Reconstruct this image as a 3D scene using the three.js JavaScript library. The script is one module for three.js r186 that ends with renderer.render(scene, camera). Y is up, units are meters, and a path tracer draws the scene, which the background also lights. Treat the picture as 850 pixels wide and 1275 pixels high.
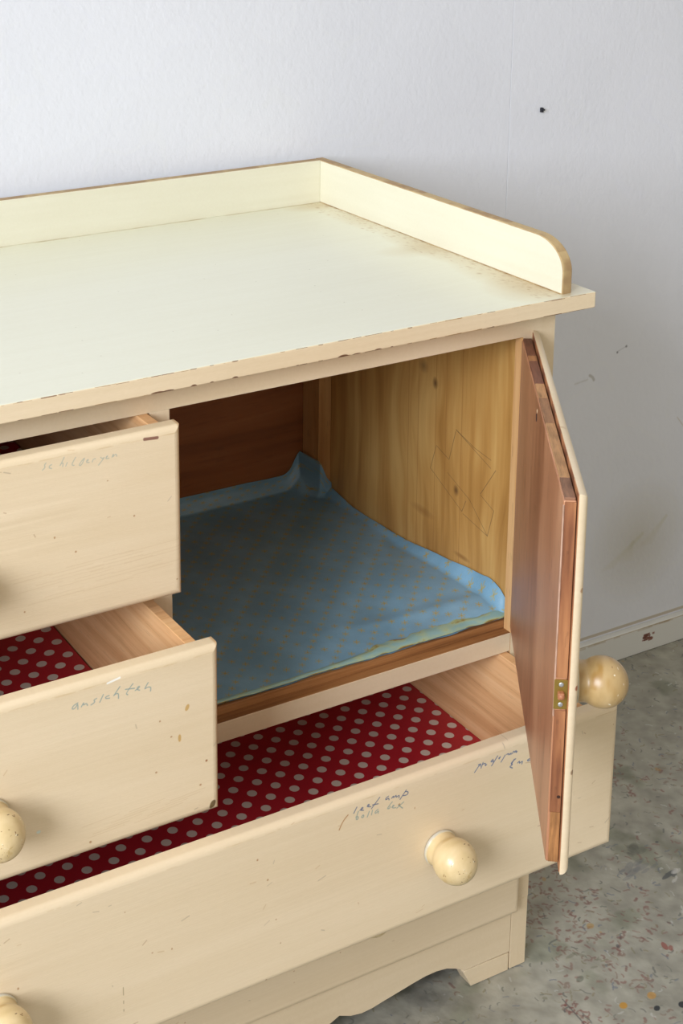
import * as THREE from 'three';
import { RoundedBoxGeometry } from 'three/addons/geometries/RoundedBoxGeometry.js';
import { mergeGeometries as mergeSame } from 'three/addons/utils/BufferGeometryUtils.js';
import { RectAreaLightUniformsLib } from 'three/addons/lights/RectAreaLightUniformsLib.js';

// ------------------------------------------------------------------ camera, sky, light, exposure
RectAreaLightUniformsLib.init();
const scene = new THREE.Scene();
const camera = new THREE.PerspectiveCamera(2 * Math.atan(637.5 / 1933.84) * 180 / Math.PI, 850 / 1275, 0.05, 50);
camera.position.set(-1.08507, 1.33801, 1.23151);
camera.rotation.set(-0.24227, -0.49347, -0.00823, 'YXZ');
camera.setViewOffset(850, 1275, 164.27, 380.8, 850, 1275);
camera.updateProjectionMatrix();
const renderer = new THREE.WebGLRenderer({ antialias: true });
renderer.toneMapping = THREE.LinearToneMapping;
renderer.toneMappingExposure = 1.0;
renderer.shadowMap.enabled = true;
scene.background = new THREE.Color(0.75, 0.86, 1.0);
const WIN = { z0: 0.95, z1: 2.85, y0: 1.15, y1: 2.95, x: -3.3 };
const daylight = new THREE.RectAreaLight(new THREE.Color(0.925, 0.965, 1.045), 18.6, WIN.z1 - WIN.z0 - 0.1, WIN.y1 - WIN.y0 - 0.1);
daylight.position.set(WIN.x + 0.03, (WIN.y0 + WIN.y1) / 2, (WIN.z0 + WIN.z1) / 2);
daylight.lookAt(0, (WIN.y0 + WIN.y1) / 2, (WIN.z0 + WIN.z1) / 2);
daylight.name = 'daylight';
scene.add(daylight);

// ------------------------------------------------------------------ noise and textures
function rng(seed) { let a = seed >>> 0; return () => { a = (a + 0x6D2B79F5) >>> 0; let t = a; t = Math.imul(t ^ (t >>> 15), t | 1); t ^= t + Math.imul(t ^ (t >>> 7), t | 61); return ((t ^ (t >>> 14)) >>> 0) / 4294967296; }; }
function hash(x, y, s) { let h = Math.imul(x, 374761393) + Math.imul(y, 668265263) + Math.imul(s, 2246822519); h = Math.imul(h ^ (h >>> 13), 1274126177); return ((h ^ (h >>> 16)) >>> 0) / 4294967296; }
const mod = (a, n) => ((a % n) + n) % n;
// value noise that repeats after px by py cells
function vn(x, y, px, py, s) {
  const xi = Math.floor(x), yi = Math.floor(y), fx = x - xi, fy = y - yi, u = fx * fx * (3 - 2 * fx), v = fy * fy * (3 - 2 * fy);
  const x0 = mod(xi, px), x1 = mod(xi + 1, px), y0 = mod(yi, py), y1 = mod(yi + 1, py);
  const a = hash(x0, y0, s), b = hash(x1, y0, s), c = hash(x0, y1, s), d = hash(x1, y1, s);
  return a + (b - a) * u + (c - a) * v + (a - b - c + d) * u * v;
}
function fbm(u, v, fx, fy, oct, s) { let t = 0, a = 0.5, n = 0; for (let i = 0; i < oct; i++) { t += a * vn(u * fx, v * fy, fx, fy, s + i); n += a; a *= 0.5; fx *= 2; fy *= 2; } return t / n; }
const sstep = (a, b, x) => { const t = Math.min(1, Math.max(0, (x - a) / (b - a))); return t * t * (3 - 2 * t); };
function dataTex(w, h, fn, srgb = true) {
  const d = new Uint8Array(w * h * 4);
  for (let y = 0; y < h; y++) for (let x = 0; x < w; x++) { const c = fn((x + 0.5) / w, (y + 0.5) / h), k = (y * w + x) * 4; d[k] = Math.max(0, Math.min(255, c[0])); d[k + 1] = Math.max(0, Math.min(255, c[1])); d[k + 2] = Math.max(0, Math.min(255, c[2])); d[k + 3] = 255; }
  const t = new THREE.DataTexture(d, w, h, THREE.RGBAFormat); t.wrapS = t.wrapT = THREE.RepeatWrapping; t.magFilter = THREE.LinearFilter; t.minFilter = THREE.LinearFilter;
  if (srgb) t.colorSpace = THREE.SRGBColorSpace; t.needsUpdate = true; return t;
}
function canvasTex(w, h, draw) {
  const c = document.createElement('canvas'); c.width = w; c.height = h; const g = c.getContext('2d'); draw(g, w, h);
  const t = new THREE.CanvasTexture(c); t.colorSpace = THREE.SRGBColorSpace; t.wrapS = t.wrapT = THREE.RepeatWrapping; return t;
}
const mix3 = (a, b, t) => [a[0] + (b[0] - a[0]) * t, a[1] + (b[1] - a[1]) * t, a[2] + (b[2] - a[2]) * t];
// wood: grain runs along u
function woodTex(w, h, dark, mid, light, seed, streak = 40, contrast = 1, figure = 3) {
  return dataTex(w, h, (u, v) => {
    const warp = (fbm(u, v, 2, figure, 3, seed) - 0.5) * 0.12;
    const a = fbm(u, v + warp, 2, streak, 4, seed + 20), b = fbm(u, v + warp * 0.5, 6, streak * 4, 2, seed + 40), c = fbm(u, v, 3, 4, 3, seed + 60);
    let t = 0.5 + ((a - 0.5) * 1.5 + (b - 0.5) * 0.5 + (c - 0.5) * 0.9) * contrast;
    t = Math.min(1, Math.max(0, t));
    let col = t < 0.5 ? mix3(dark, mid, t * 2) : mix3(mid, light, t * 2 - 1);
    const pore = vn(u * 24, v * streak * 12, 24, streak * 12, seed + 80) > 0.86 ? 0.93 : 1;
    return [col[0] * pore, col[1] * pore, col[2] * pore];
  });
}
function stdMat(o) { return new THREE.MeshPhysicalMaterial({ roughness: 0.6, metalness: 0, ...o }); }
function rep(t, su, sv) { t.repeat.set(1 / su, 1 / sv); return t; }

// painted wood, plain tile
const BEIGE = [232, 211, 177], CREAM = [227, 223, 200], TOPC = [230, 229, 208];
function paintPixel(base, u, v, seed, k = 1) {
  const a = fbm(u, v, 3, 4, 3, seed) - 0.5, b = fbm(u, v, 5, 90, 2, seed + 9) - 0.5, c = vn(u * 300, v * 300, 300, 300, seed + 15) - 0.5;
  const t = (a * 16 + b * 7 + c * 4) * k;
  return [base[0] + t * 0.8, base[1] + t * 0.95, base[2] + t * 1.25];
}
const paintBump = rep(dataTex(512, 512, (u, v) => { const t = 128 + (fbm(u, v, 20, 60, 3, 5) - 0.5) * 200; return [t, t, t]; }, false), 0.25, 0.25);
const beigeTile = rep(dataTex(512, 512, (u, v) => paintPixel(BEIGE, u, v, 11)), 0.5, 0.5);
const beige = stdMat({ map: beigeTile, bumpMap: paintBump, bumpScale: 0.00012, roughness: 0.42, clearcoat: 0.25, clearcoatRoughness: 0.35 });
const brownTile = rep(dataTex(256, 256, (u, v) => { const t = fbm(u, v, 10, 10, 4, 77); return mix3([164, 134, 94], [192, 166, 120], sstep(0.3, 0.72, t)); }), 0.16, 0.16);
const wornEdge = stdMat({ map: brownTile, roughness: 0.6 });
const creamTile = rep(dataTex(512, 512, (u, v) => paintPixel(CREAM, u, v, 31, 0.6)), 0.5, 0.5);
const cream = stdMat({ map: creamTile, bumpMap: paintBump, bumpScale: 0.0001, roughness: 0.4, clearcoat: 0.3, clearcoatRoughness: 0.3 });

// woods
const plyInner = (() => {
  const t = canvasTex(1024, 1024, (g, w, h) => {             // 0.45 m deep by 0.40 m high, origin z = -0.45, y = 0.44
    const im = g.createImageData(w, h);
    for (let y = 0; y < h; y++) for (let x = 0; x < w; x++) {
      const u = x / w, v = y / h, wp = (fbm(u, v, 3, 2, 3, 201) - 0.5) * 0.16;
      const a = fbm(u + wp, v, 24, 2, 4, 210), b = fbm(u + wp * 0.4, v, 120, 4, 2, 220), c = fbm(u, v, 3, 3, 3, 230);
      let k = 0.5 + (a - 0.5) * 1.3 + (b - 0.5) * 0.35 + (c - 0.5) * 0.7; k = Math.min(1, Math.max(0, k));
      const col = k < 0.5 ? mix3([160, 112, 52], [192, 144, 78], k * 2) : mix3([192, 144, 78], [212, 170, 102], k * 2 - 1);
      const i = (y * w + x) * 4; im.data[i] = col[0]; im.data[i + 1] = col[1]; im.data[i + 2] = col[2]; im.data[i + 3] = 255;
    }
    g.putImageData(im, 0, 0);
    const X = (z) => (z / 1000 + 0.45) / 0.45 * w, Y = (y) => h - (y / 1000 - 0.44) / 0.4 * h;
    g.strokeStyle = 'rgba(70,55,40,0.55)'; g.lineWidth = 1.6; g.lineJoin = 'round';
    for (const s of [[-129, 647, -63, 623], [-129, 647, -94, 637, -63, 633], [-129, 645, -140, 606], [-166, 614, -140, 605], [-166, 613, -176, 581, -113, 550], [-113, 550, -106, 566], [-143, 588, -99, 570, -65, 539], [-80, 584, -55, 574, -65, 538], [-111, 548, -65, 539], [-54, 624, -80, 585]]) {
      g.beginPath(); for (let i = 0; i < s.length; i += 2) i ? g.lineTo(X(s[i]), Y(s[i + 1])) : g.moveTo(X(s[0]), Y(s[1])); g.stroke();
    }
    const blob = (z, y, r, q, c) => { g.save(); g.translate(X(z), Y(y)); g.scale(1, q); const gr = g.createRadialGradient(0, 0, 0, 0, 0, r); gr.addColorStop(0, c); gr.addColorStop(1, 'rgba(90,60,30,0)'); g.fillStyle = gr; g.beginPath(); g.arc(0, 0, r, 0, 7); g.fill(); g.restore(); };
    blob(-171, 691, 14, 1.6, 'rgba(60,40,25,0.7)'); blob(-125, 572, 14, 1.5, 'rgba(70,45,25,0.7)'); blob(-195, 705, 26, 1, 'rgba(60,45,35,0.35)'); blob(-110, 493, 40, 0.25, 'rgba(130,75,25,0.55)'); blob(-190, 520, 60, 0.3, 'rgba(130,75,25,0.35)');
    g.strokeStyle = 'rgba(150,95,45,0.35)'; g.lineWidth = 3; for (const z of [-205, -170, -150, -120, -225]) { g.beginPath(); g.moveTo(X(z), Y(800)); g.lineTo(X(z + 4), Y(440)); g.stroke(); }
  });
  t.wrapS = t.wrapT = THREE.ClampToEdgeWrapping; return stdMat({ map: t, roughness: 0.5, clearcoat: 0.15, clearcoatRoughness: 0.4 });
})();
const honeyTex = rep(woodTex(512, 512, [170, 118, 62], [202, 152, 92], [220, 176, 118], 301, 16, 0.8), 0.5, 0.25);
const honey = stdMat({ map: honeyTex, roughness: 0.5 });
const backTex = rep(woodTex(512, 512, [112, 64, 30], [142, 84, 42], [160, 100, 56], 331, 14, 0.7), 0.6, 0.3);
const backWood = stdMat({ map: backTex, roughness: 0.55 });
const pinkTex = rep(woodTex(1024, 512, [206, 149, 99], [230, 180, 127], [243, 200, 150], 361, 26, 0.55, 5), 0.5, 0.2);
const drawerWood = stdMat({ map: pinkTex, roughness: 0.55 });
const redTex = rep(woodTex(1024, 1024, [142, 92, 64], [180, 126, 92], [202, 150, 114], 391, 7, 0.75, 10), 0.45, 0.4);
const redWood = stdMat({ map: redTex, roughness: 0.42, clearcoat: 0.2, clearcoatRoughness: 0.4 });
const edgeTex = rep(woodTex(512, 256, [112, 66, 42], [150, 96, 62], [184, 128, 84], 421, 5, 1.1, 8), 0.22, 0.05);
const edgeWood = stdMat({ map: edgeTex, roughness: 0.55 });
const stileWood = stdMat({ map: rep(woodTex(256, 256, [186, 136, 84], [212, 166, 112], [226, 186, 132], 471, 8, 0.8), 0.5, 0.1), roughness: 0.55 });
const shelfTex = rep(woodTex(512, 256, [120, 78, 42], [158, 108, 62], [184, 134, 84], 451, 12, 0.9), 0.4, 0.08);
const shelfWood = stdMat({ map: shelfTex, roughness: 0.55 });
const tone = (r, g, b) => stdMat({ map: rep(woodTex(128, 128, [r * 0.8, g * 0.78, b * 0.75], [r, g, b], [r * 1.1, g * 1.1, b * 1.1], r + g, 10, 0.9), 0.06, 0.03), roughness: 0.6 });

// drawer front faces: map laid over the face in metres, with handwriting, chips and stains
function frontTex(x0, x1, y0, y1, seed, extra, plain) {
  const W = Math.min(2048, Math.round((x1 - x0) * 2100)), H = Math.round((y1 - y0) * 2100 / 4) * 4;
  const t = canvasTex(W, H, (g) => {
    const im = g.createImageData(W, H), asp = (x1 - x0) / (y1 - y0);
    for (let y = 0; y < H; y++) for (let x = 0; x < W; x++) {
      const u = x / W, v = y / H, c = paintPixel(BEIGE, u, v, seed, 0.75), i = (y * W + x) * 4;
      const gr = (fbm(u, v, 4, 60, 3, seed + 31) - 0.5), w = sstep(0.55, 0.75, fbm(u, v, 3, 3, 2, seed + 41)) * gr * 13;
      im.data[i] = c[0] + w; im.data[i + 1] = c[1] + w * 1.1; im.data[i + 2] = c[2] + w * 1.3; im.data[i + 3] = 255;
    }
    g.putImageData(im, 0, 0);
    const X = (m) => (m - x0) / (x1 - x0) * W, Y = (m) => (y1 - m) / (y1 - y0) * H;
    const stroke = (list, col, lw, blur = 0) => {
      g.lineCap = g.lineJoin = 'round'; g.strokeStyle = col; g.lineWidth = lw;
      for (const s of list) { g.beginPath(); g.moveTo(X(s[0] / 1000), Y(s[1] / 1000)); for (let i = 2; i < s.length; i += 2) { if (i + 2 < s.length) { const mx = (s[i] + s[i + 2]) / 2000, my = (s[i + 1] + s[i + 3]) / 2000; g.quadraticCurveTo(X(s[i] / 1000), Y(s[i + 1] / 1000), X(mx), Y(my)); } else g.lineTo(X(s[i] / 1000), Y(s[i + 1] / 1000)); } g.stroke(); }
    };
    const spot = (x, y, rx, ry, col, rot = 0) => { g.save(); g.translate(X(x), Y(y)); g.rotate(rot); g.fillStyle = col; g.beginPath(); g.ellipse(0, 0, rx, ry, 0, 0, 7); g.fill(); g.restore(); };
    const R = rng(seed);
    for (let i = 0; i < 26 * asp / 3; i++) { const x = x0 + R() * (x1 - x0), y = y0 + R() * (y1 - y0), l = 0.002 + R() * 0.008, a = R() * 6.3; stroke([[x * 1000, y * 1000, (x + l * Math.cos(a)) * 1000, (y + l * 0.5 * Math.sin(a)) * 1000]], ['rgba(150,110,70,0.35)', 'rgba(120,105,85,0.3)', 'rgba(190,150,100,0.4)'][i % 3], 1.2 + R()); }
    for (let i = 0; i < 14 * asp / 3; i++) spot(x0 + R() * (x1 - x0), y0 + R() * (y1 - y0), 1 + R() * 1.6, 1 + R() * 1.6, 'rgba(150,95,50,0.55)');
    // brown wear where the paint thins along the edges, right band with painted-in shade
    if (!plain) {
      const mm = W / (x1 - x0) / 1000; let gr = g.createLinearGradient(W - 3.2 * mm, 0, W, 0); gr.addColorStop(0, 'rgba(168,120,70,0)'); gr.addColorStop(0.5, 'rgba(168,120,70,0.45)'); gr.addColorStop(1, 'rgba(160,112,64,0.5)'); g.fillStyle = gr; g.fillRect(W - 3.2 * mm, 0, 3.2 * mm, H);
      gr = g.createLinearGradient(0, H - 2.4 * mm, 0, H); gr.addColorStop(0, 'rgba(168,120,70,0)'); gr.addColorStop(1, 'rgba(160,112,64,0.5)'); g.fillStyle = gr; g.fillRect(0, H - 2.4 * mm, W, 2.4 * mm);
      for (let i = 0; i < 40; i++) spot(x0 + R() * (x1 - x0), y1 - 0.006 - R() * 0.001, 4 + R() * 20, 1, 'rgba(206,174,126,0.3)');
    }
    extra?.(stroke, spot, g, X, Y);
  });
  t.wrapS = t.wrapT = THREE.ClampToEdgeWrapping; return t;
}
const frontMat = (t) => stdMat({ map: t, bumpMap: paintBump, bumpScale: 0.0001, roughness: 0.42, clearcoat: 0.25, clearcoatRoughness: 0.35 });

// polka dots: red cloth with pale round dots in a square net turned by 45 degrees
const dotTex = canvasTex(1024, 1024, (g, w, h) => {
  const im = g.createImageData(w, h);
  for (let y = 0; y < h; y++) for (let x = 0; x < w; x++) { const u = x / w, v = y / h, n = (vn(u * 160, v * 160, 160, 160, 501) - 0.5) * 8 + (fbm(u, v, 3, 3, 3, 502) - 0.5) * 16, i = (y * w + x) * 4; im.data[i] = 180 + n; im.data[i + 1] = 32 + n * 0.3; im.data[i + 2] = 46 + n * 0.3; im.data[i + 3] = 255; }
  g.putImageData(im, 0, 0);
  const n = 6, c = w / n, r = c * 0.00565 / 0.03011;
  g.fillStyle = 'rgb(216,203,190)';
  for (let j = 0; j <= n; j++) for (let i = 0; i <= n; i++) for (const o of [0, 0.5]) { g.beginPath(); g.arc((i + o) * c, (j + o) * c, r, 0, 7); g.fill(); }
});
rep(dotTex, 0.03011 * 6, 0.03011 * 6);
const dotCloth = stdMat({ map: dotTex, roughness: 0.5, side: THREE.DoubleSide });

// blue shelf paper with small tan flowers in chains
const flowerTex = canvasTex(1200, 1040, (g, w, h) => {       // 4 by 4 repeats of 30 by 26 mm
  const im = g.createImageData(w, h);
  for (let y = 0; y < h; y++) for (let x = 0; x < w; x++) { const u = x / w, v = y / h, n = (fbm(u, v, 5, 5, 4, 521) - 0.5) * 26 + (vn(u * 300, v * 260, 300, 260, 525) - 0.5) * 8, i = (y * w + x) * 4; im.data[i] = 130 + n; im.data[i + 1] = 174 + n; im.data[i + 2] = 200 + n; im.data[i + 3] = 255; }
  g.putImageData(im, 0, 0);
  const R = rng(9), mm = w / 120;
  const flower = (x, y) => { g.save(); g.translate(x, y); g.rotate(Math.PI / 4 + (R() - 0.5) * 0.2); g.strokeStyle = 'rgba(190,164,92,' + (0.5 + R() * 0.3) + ')'; g.lineWidth = 1.15 * mm; g.lineCap = 'round'; for (let k = 0; k < 6; k++) { const a = k * Math.PI / 3; g.beginPath(); g.moveTo(Math.cos(a) * 0.7 * mm, Math.sin(a) * 0.7 * mm); g.lineTo(Math.cos(a) * 4.1 * mm, Math.sin(a) * 4.1 * mm); g.stroke(); } g.fillStyle = 'rgba(150,122,66,0.5)'; g.beginPath(); g.arc(0, 0, 0.6 * mm, 0, 7); g.fill(); g.restore(); };
  for (let j = 0; j <= 4; j++) for (let i = 0; i <= 4; i++) { const x = i * w / 4, y = h - j * h / 4; flower(x, y); flower(x, y - h / 8); flower(x + w / 8, y - h / 8); }
});
rep(flowerTex, 0.12, 0.104);
const paperMat = stdMat({ map: flowerTex, roughness: 0.42, clearcoat: 0.2, clearcoatRoughness: 0.35, side: THREE.DoubleSide });
const paperEdgeMat = stdMat({ map: rep(dataTex(256, 64, (u, v) => { const t = fbm(u, v, 8, 3, 4, 541) * 0.8 + 0.32 * Math.pow(Math.abs(v - 0.5) * 2, 3); return t > 0.6 ? mix3([176, 184, 132], [140, 108, 52], sstep(0.6, 0.8, t)) : mix3([146, 184, 182], [172, 192, 160], sstep(0.3, 0.6, t)); }), 0.12, 0.03), roughness: 0.6, side: THREE.DoubleSide });

// wall and floor
const wallBump = rep(dataTex(1024, 1024, (u, v) => { const t = 128 + (fbm(u, v, 90, 70, 3, 601) - 0.5) * 190 + (fbm(u, v, 8, 8, 2, 605) - 0.5) * 60; return [t, t, t]; }, false), 0.5, 0.5);
const wallTex = (() => {                                     // 1.3 by 1.3 m, origin x = -0.5, y = 0
  const t = canvasTex(1024, 1024, (g, w, h) => {
    const im = g.createImageData(w, h);
    for (let y = 0; y < h; y++) for (let x = 0; x < w; x++) { const n = (fbm(x / w, y / h, 6, 6, 4, 611) - 0.5) * 8, i = (y * w + x) * 4; im.data[i] = 225 + n; im.data[i + 1] = 227 + n; im.data[i + 2] = 234 + n * 1.1; im.data[i + 3] = 255; }
    g.putImageData(im, 0, 0);
    const X = (m) => (m + 0.5) / 1.3 * w, Y = (m) => h - m / 1.3 * h;
    const mark = (pts, c, lw) => { g.strokeStyle = c; g.lineWidth = lw; g.lineCap = 'round'; g.beginPath(); pts.forEach((p, i) => i ? g.lineTo(X(p[0]), Y(p[1])) : g.moveTo(X(p[0]), Y(p[1]))); g.stroke(); };
    mark([[0.552, 0.535], [0.57, 0.541]], 'rgba(60,60,66,0.2)', 1); g.fillStyle = 'rgba(50,50,56,0.5)'; g.beginPath(); g.arc(X(0.571), Y(0.541), 1.5, 0, 7); g.fill(); g.beginPath(); g.arc(X(0.553), Y(0.534), 1.3, 0, 7); g.fill();
    mark([[0.499, 0.506], [0.505, 0.502], [0.508, 0.497]], 'rgba(96,90,72,0.28)', 3.4); mark([[0.47, 0.497], [0.495, 0.5]], 'rgba(120,112,92,0.15)', 2);
    mark([[0.69, 0.40], [0.715, 0.37]], 'rgba(130,105,60,0.22)', 1.4); for (let k = 0; k < 7; k++) mark([[(k - 3) * 0.004 + 0.56, 0.165], [0.63, 0.21]], 'rgba(120,108,80,0.017)', 5); for (let k = 0; k < 7; k++) mark([[(k - 3) * 0.004 + 0.6, 0.17], [0.61, 0.2]], 'rgba(110,100,75,0.017)', 5); for (let k = 0; k < 7; k++) mark([[(k - 3) * 0.004 + 0.64, 0.19], [0.68, 0.23]], 'rgba(120,108,80,0.017)', 5); mark([[0.45, 0.12], [0.47, 0.16]], 'rgba(120,108,80,0.3)', 3);
    const gr = g.createRadialGradient(X(0.62), Y(0.2), 4, X(0.62), Y(0.2), 90); gr.addColorStop(0, 'rgba(150,135,100,0.28)'); gr.addColorStop(1, 'rgba(150,135,100,0)'); g.fillStyle = gr; g.fillRect(0, 0, w, h);
    mark([[-0.3, 0.052], [0.8, 0.052]], 'rgba(140,112,68,0.4)', 4);
  });
  t.repeat.set(1 / 1.3, 1 / 1.3); t.offset.set(0.5 / 1.3, 0); return t;
})();
const wallMat = stdMat({ map: wallTex, bumpMap: wallBump, bumpScale: 0.00045, roughness: 0.75 });
const roomMat = stdMat({ color: new THREE.Color('rgb(212,204,190)'), roughness: 0.85 });
const ceilMat = stdMat({ color: new THREE.Color('rgb(222,218,208)'), roughness: 0.9 });
const trimMat = stdMat({ color: new THREE.Color('rgb(220,219,214)'), roughness: 0.5 });
const floorTex = (() => {                                    // 1.6 by 1.6 m tile
  const t = canvasTex(2048, 2048, (g, w, h) => {
    const im = g.createImageData(w, h), R = rng(701);
    for (let y = 0; y < h; y++) for (let x = 0; x < w; x++) {
      const u = x / w, v = y / h, a = fbm(u, v, 6, 6, 5, 711) - 0.5, b = fbm(u, v, 90, 90, 3, 721) - 0.5, i = (y * w + x) * 4;
      let n = a * 34 + b * 44; const dk = sstep(0.6, 0.74, fbm(u, v, 30, 30, 3, 731)) * 22;
      im.data[i] = 155 + n - dk; im.data[i + 1] = 152 + n - dk * 0.85; im.data[i + 2] = 139 + n * 0.95 - dk; im.data[i + 3] = 255;
    }
    g.putImageData(im, 0, 0); g.lineCap = 'round';
    const worm = (x, y, L, lw, col) => { g.strokeStyle = col; g.lineWidth = lw; g.beginPath(); g.moveTo(x, y); let an = R() * 6.3; const n = 2 + Math.floor(R() * 3); for (let k = 0; k < n; k++) { an += (R() - 0.5) * 2; x += Math.cos(an) * L; y += Math.sin(an) * L; g.lineTo(x, y); } g.stroke(); };
    for (let k = 0; k < 26000; k++) {
      const x = R() * w, y = R() * h, d = fbm(x / w, y / h, 9, 9, 3, 741), e = fbm(x / w, y / h, 26, 26, 2, 751), q = d * 0.65 + e * 0.35;
      if (R() > sstep(0.46, 0.66, q)) continue;
      worm(x, y, 1.2 + R() * 2.6, 1.4 + R() * 3.2, ['rgba(124,80,72,0.52)', 'rgba(132,92,82,0.45)', 'rgba(112,72,64,0.48)', 'rgba(120,88,76,0.42)'][k % 4]);
    }
    for (let k = 0; k < 9000; k++) { const x = R() * w, y = R() * h; worm(x, y, 1 + R() * 3.5, 0.8 + R() * 2.2, ['rgba(96,100,92,0.55)', 'rgba(120,112,80,0.5)', 'rgba(84,86,84,0.55)', 'rgba(92,100,120,0.5)', 'rgba(196,196,192,0.55)', 'rgba(132,120,90,0.5)'][k % 6]); }
    for (let k = 0; k < 420; k++) { const x = R() * w, y = R() * h, r = 1 + R() * R() * 4; g.fillStyle = ['rgba(180,138,80,0.5)', 'rgba(66,68,72,0.55)', 'rgba(200,200,194,0.5)', 'rgba(110,112,84,0.45)', 'rgba(90,98,118,0.4)'][k % 5]; g.beginPath(); g.ellipse(x, y, r * 1.4, r, R() * 3, 0, 7); g.fill(); }
    const P = (x, z) => [mod(x + 0.8, 1.6) / 1.6 * w, h - mod(z + 0.8, 1.6) / 1.6 * h];   // u = x, v = z
    const dot = (x, z, r, q, col, rot = 0.4) => { const p = P(x, z); g.save(); g.translate(p[0], p[1]); g.rotate(rot); g.fillStyle = col; g.beginPath(); g.ellipse(0, 0, r, r * q, 0, 0, 7); g.fill(); g.restore(); };
    dot(0.055, 0.11, 7, 0.8, 'rgba(190,138,52,0.9)'); dot(0.095, 0.114, 8, 0.8, 'rgba(186,136,66,0.75)'); dot(0.086, 0.132, 6, 0.7, 'rgba(40,42,46,0.9)'); dot(0.116, 0.142, 7, 0.8, 'rgba(40,42,46,0.9)'); dot(0.113, -0.011, 7, 0.8, 'rgba(178,140,80,0.6)'); dot(0.168, 0.06, 9, 0.5, 'rgba(140,72,62,0.7)', 1.2); dot(0.172, 0.066, 6, 0.6, 'rgba(140,72,62,0.6)', 0.7);
    for (let k = 0; k < 10; k++) dot(0.215 + R() * 0.05, -0.075 + R() * 0.03, 6 + R() * 14, 0.3, 'rgba(86,92,104,0.22)', R());
    dot(0.27, -0.036, 20, 0.22, 'rgba(60,64,66,0.6)', 0.2); dot(0.276, -0.034, 9, 0.5, 'rgba(60,64,66,0.5)', 0.6); for (let k = 0; k < 12; k++) dot(0.262 + R() * 0.06, -0.045 + R() * 0.03, 5 + R() * 8, 0.4, 'rgba(196,194,186,0.6)', R());
    for (let k = 0; k < 16; k++) dot(0.065 + (R() - 0.5) * 0.045, 0.033 + (R() - 0.5) * 0.04, 4 + R() * 9, 0.3, k % 2 ? 'rgba(96,98,78,0.3)' : 'rgba(170,167,148,0.3)', R() * 3);
    for (let k = 0; k < 14; k++) dot(0.262 + (R() - 0.5) * 0.02, -0.097 + (R() - 0.5) * 0.014, 4 + R() * 8, 0.6, 'rgba(88,86,76,0.22)', R() * 3); dot(0.04, 0.053, 8, 0.6, 'rgba(92,98,84,0.5)');
    for (let k = 0; k < 22; k++) { const s = R(); dot(-0.002 + (R() - 0.5) * 0.012, 0.06 + s * 0.06, 1.5 + R() * 3, 0.5, 'rgba(124,66,58,0.55)', R() * 3); }
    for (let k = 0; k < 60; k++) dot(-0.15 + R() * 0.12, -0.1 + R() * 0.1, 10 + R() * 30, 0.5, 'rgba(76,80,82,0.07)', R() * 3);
    g.strokeStyle = 'rgba(90,84,84,0.7)'; g.lineWidth = 2; g.beginPath(); let p = P(0.0, 0.068); g.moveTo(...p); g.lineTo(...P(-0.004, 0.11)); g.lineTo(...P(0.02, 0.15)); g.stroke();
  });
  t.repeat.set(1 / 1.6, 1 / 1.6); t.offset.set(0.5, 0.5); return t;
})();
const floorBump = rep(dataTex(512, 512, (u, v) => { const t = 128 + (fbm(u, v, 26, 26, 4, 761) - 0.5) * 220; return [t, t, t]; }, false), 0.4, 0.4);
const floorMat = stdMat({ map: floorTex, bumpMap: floorBump, bumpScale: 0.0016, roughness: 0.5 });

// ------------------------------------------------------------------ geometry helpers
// uv in metres from the local coordinates, by the main direction of the normal
function metreUV(g, turn = false) {
  const p = g.attributes.position, n = g.attributes.normal, uv = new Float32Array(p.count * 2);
  for (let i = 0; i < p.count; i++) {
    const x = p.getX(i), y = p.getY(i), z = p.getZ(i), ax = Math.abs(n.getX(i)), ay = Math.abs(n.getY(i)), az = Math.abs(n.getZ(i));
    let a, b; if (ax >= ay && ax >= az) { a = z; b = y; } else if (ay >= az) { a = x; b = z; } else { a = x; b = y; }
    uv[2 * i] = turn ? b : a; uv[2 * i + 1] = turn ? a : b;
  }
  g.setAttribute('uv', new THREE.BufferAttribute(uv, 2)); return g;
}
function box(x0, x1, y0, y1, z0, z1, r = 0.0012, turn = false) {
  const w = x1 - x0, h = y1 - y0, d = z1 - z0, rr = Math.min(r, w * 0.45, h * 0.45, d * 0.45);
  const g = rr > 0 ? new RoundedBoxGeometry(w, h, d, 2, rr) : new THREE.BoxGeometry(w, h, d);
  g.translate((x0 + x1) / 2, (y0 + y1) / 2, (z0 + z1) / 2); return metreUV(g, turn);
}
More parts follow.
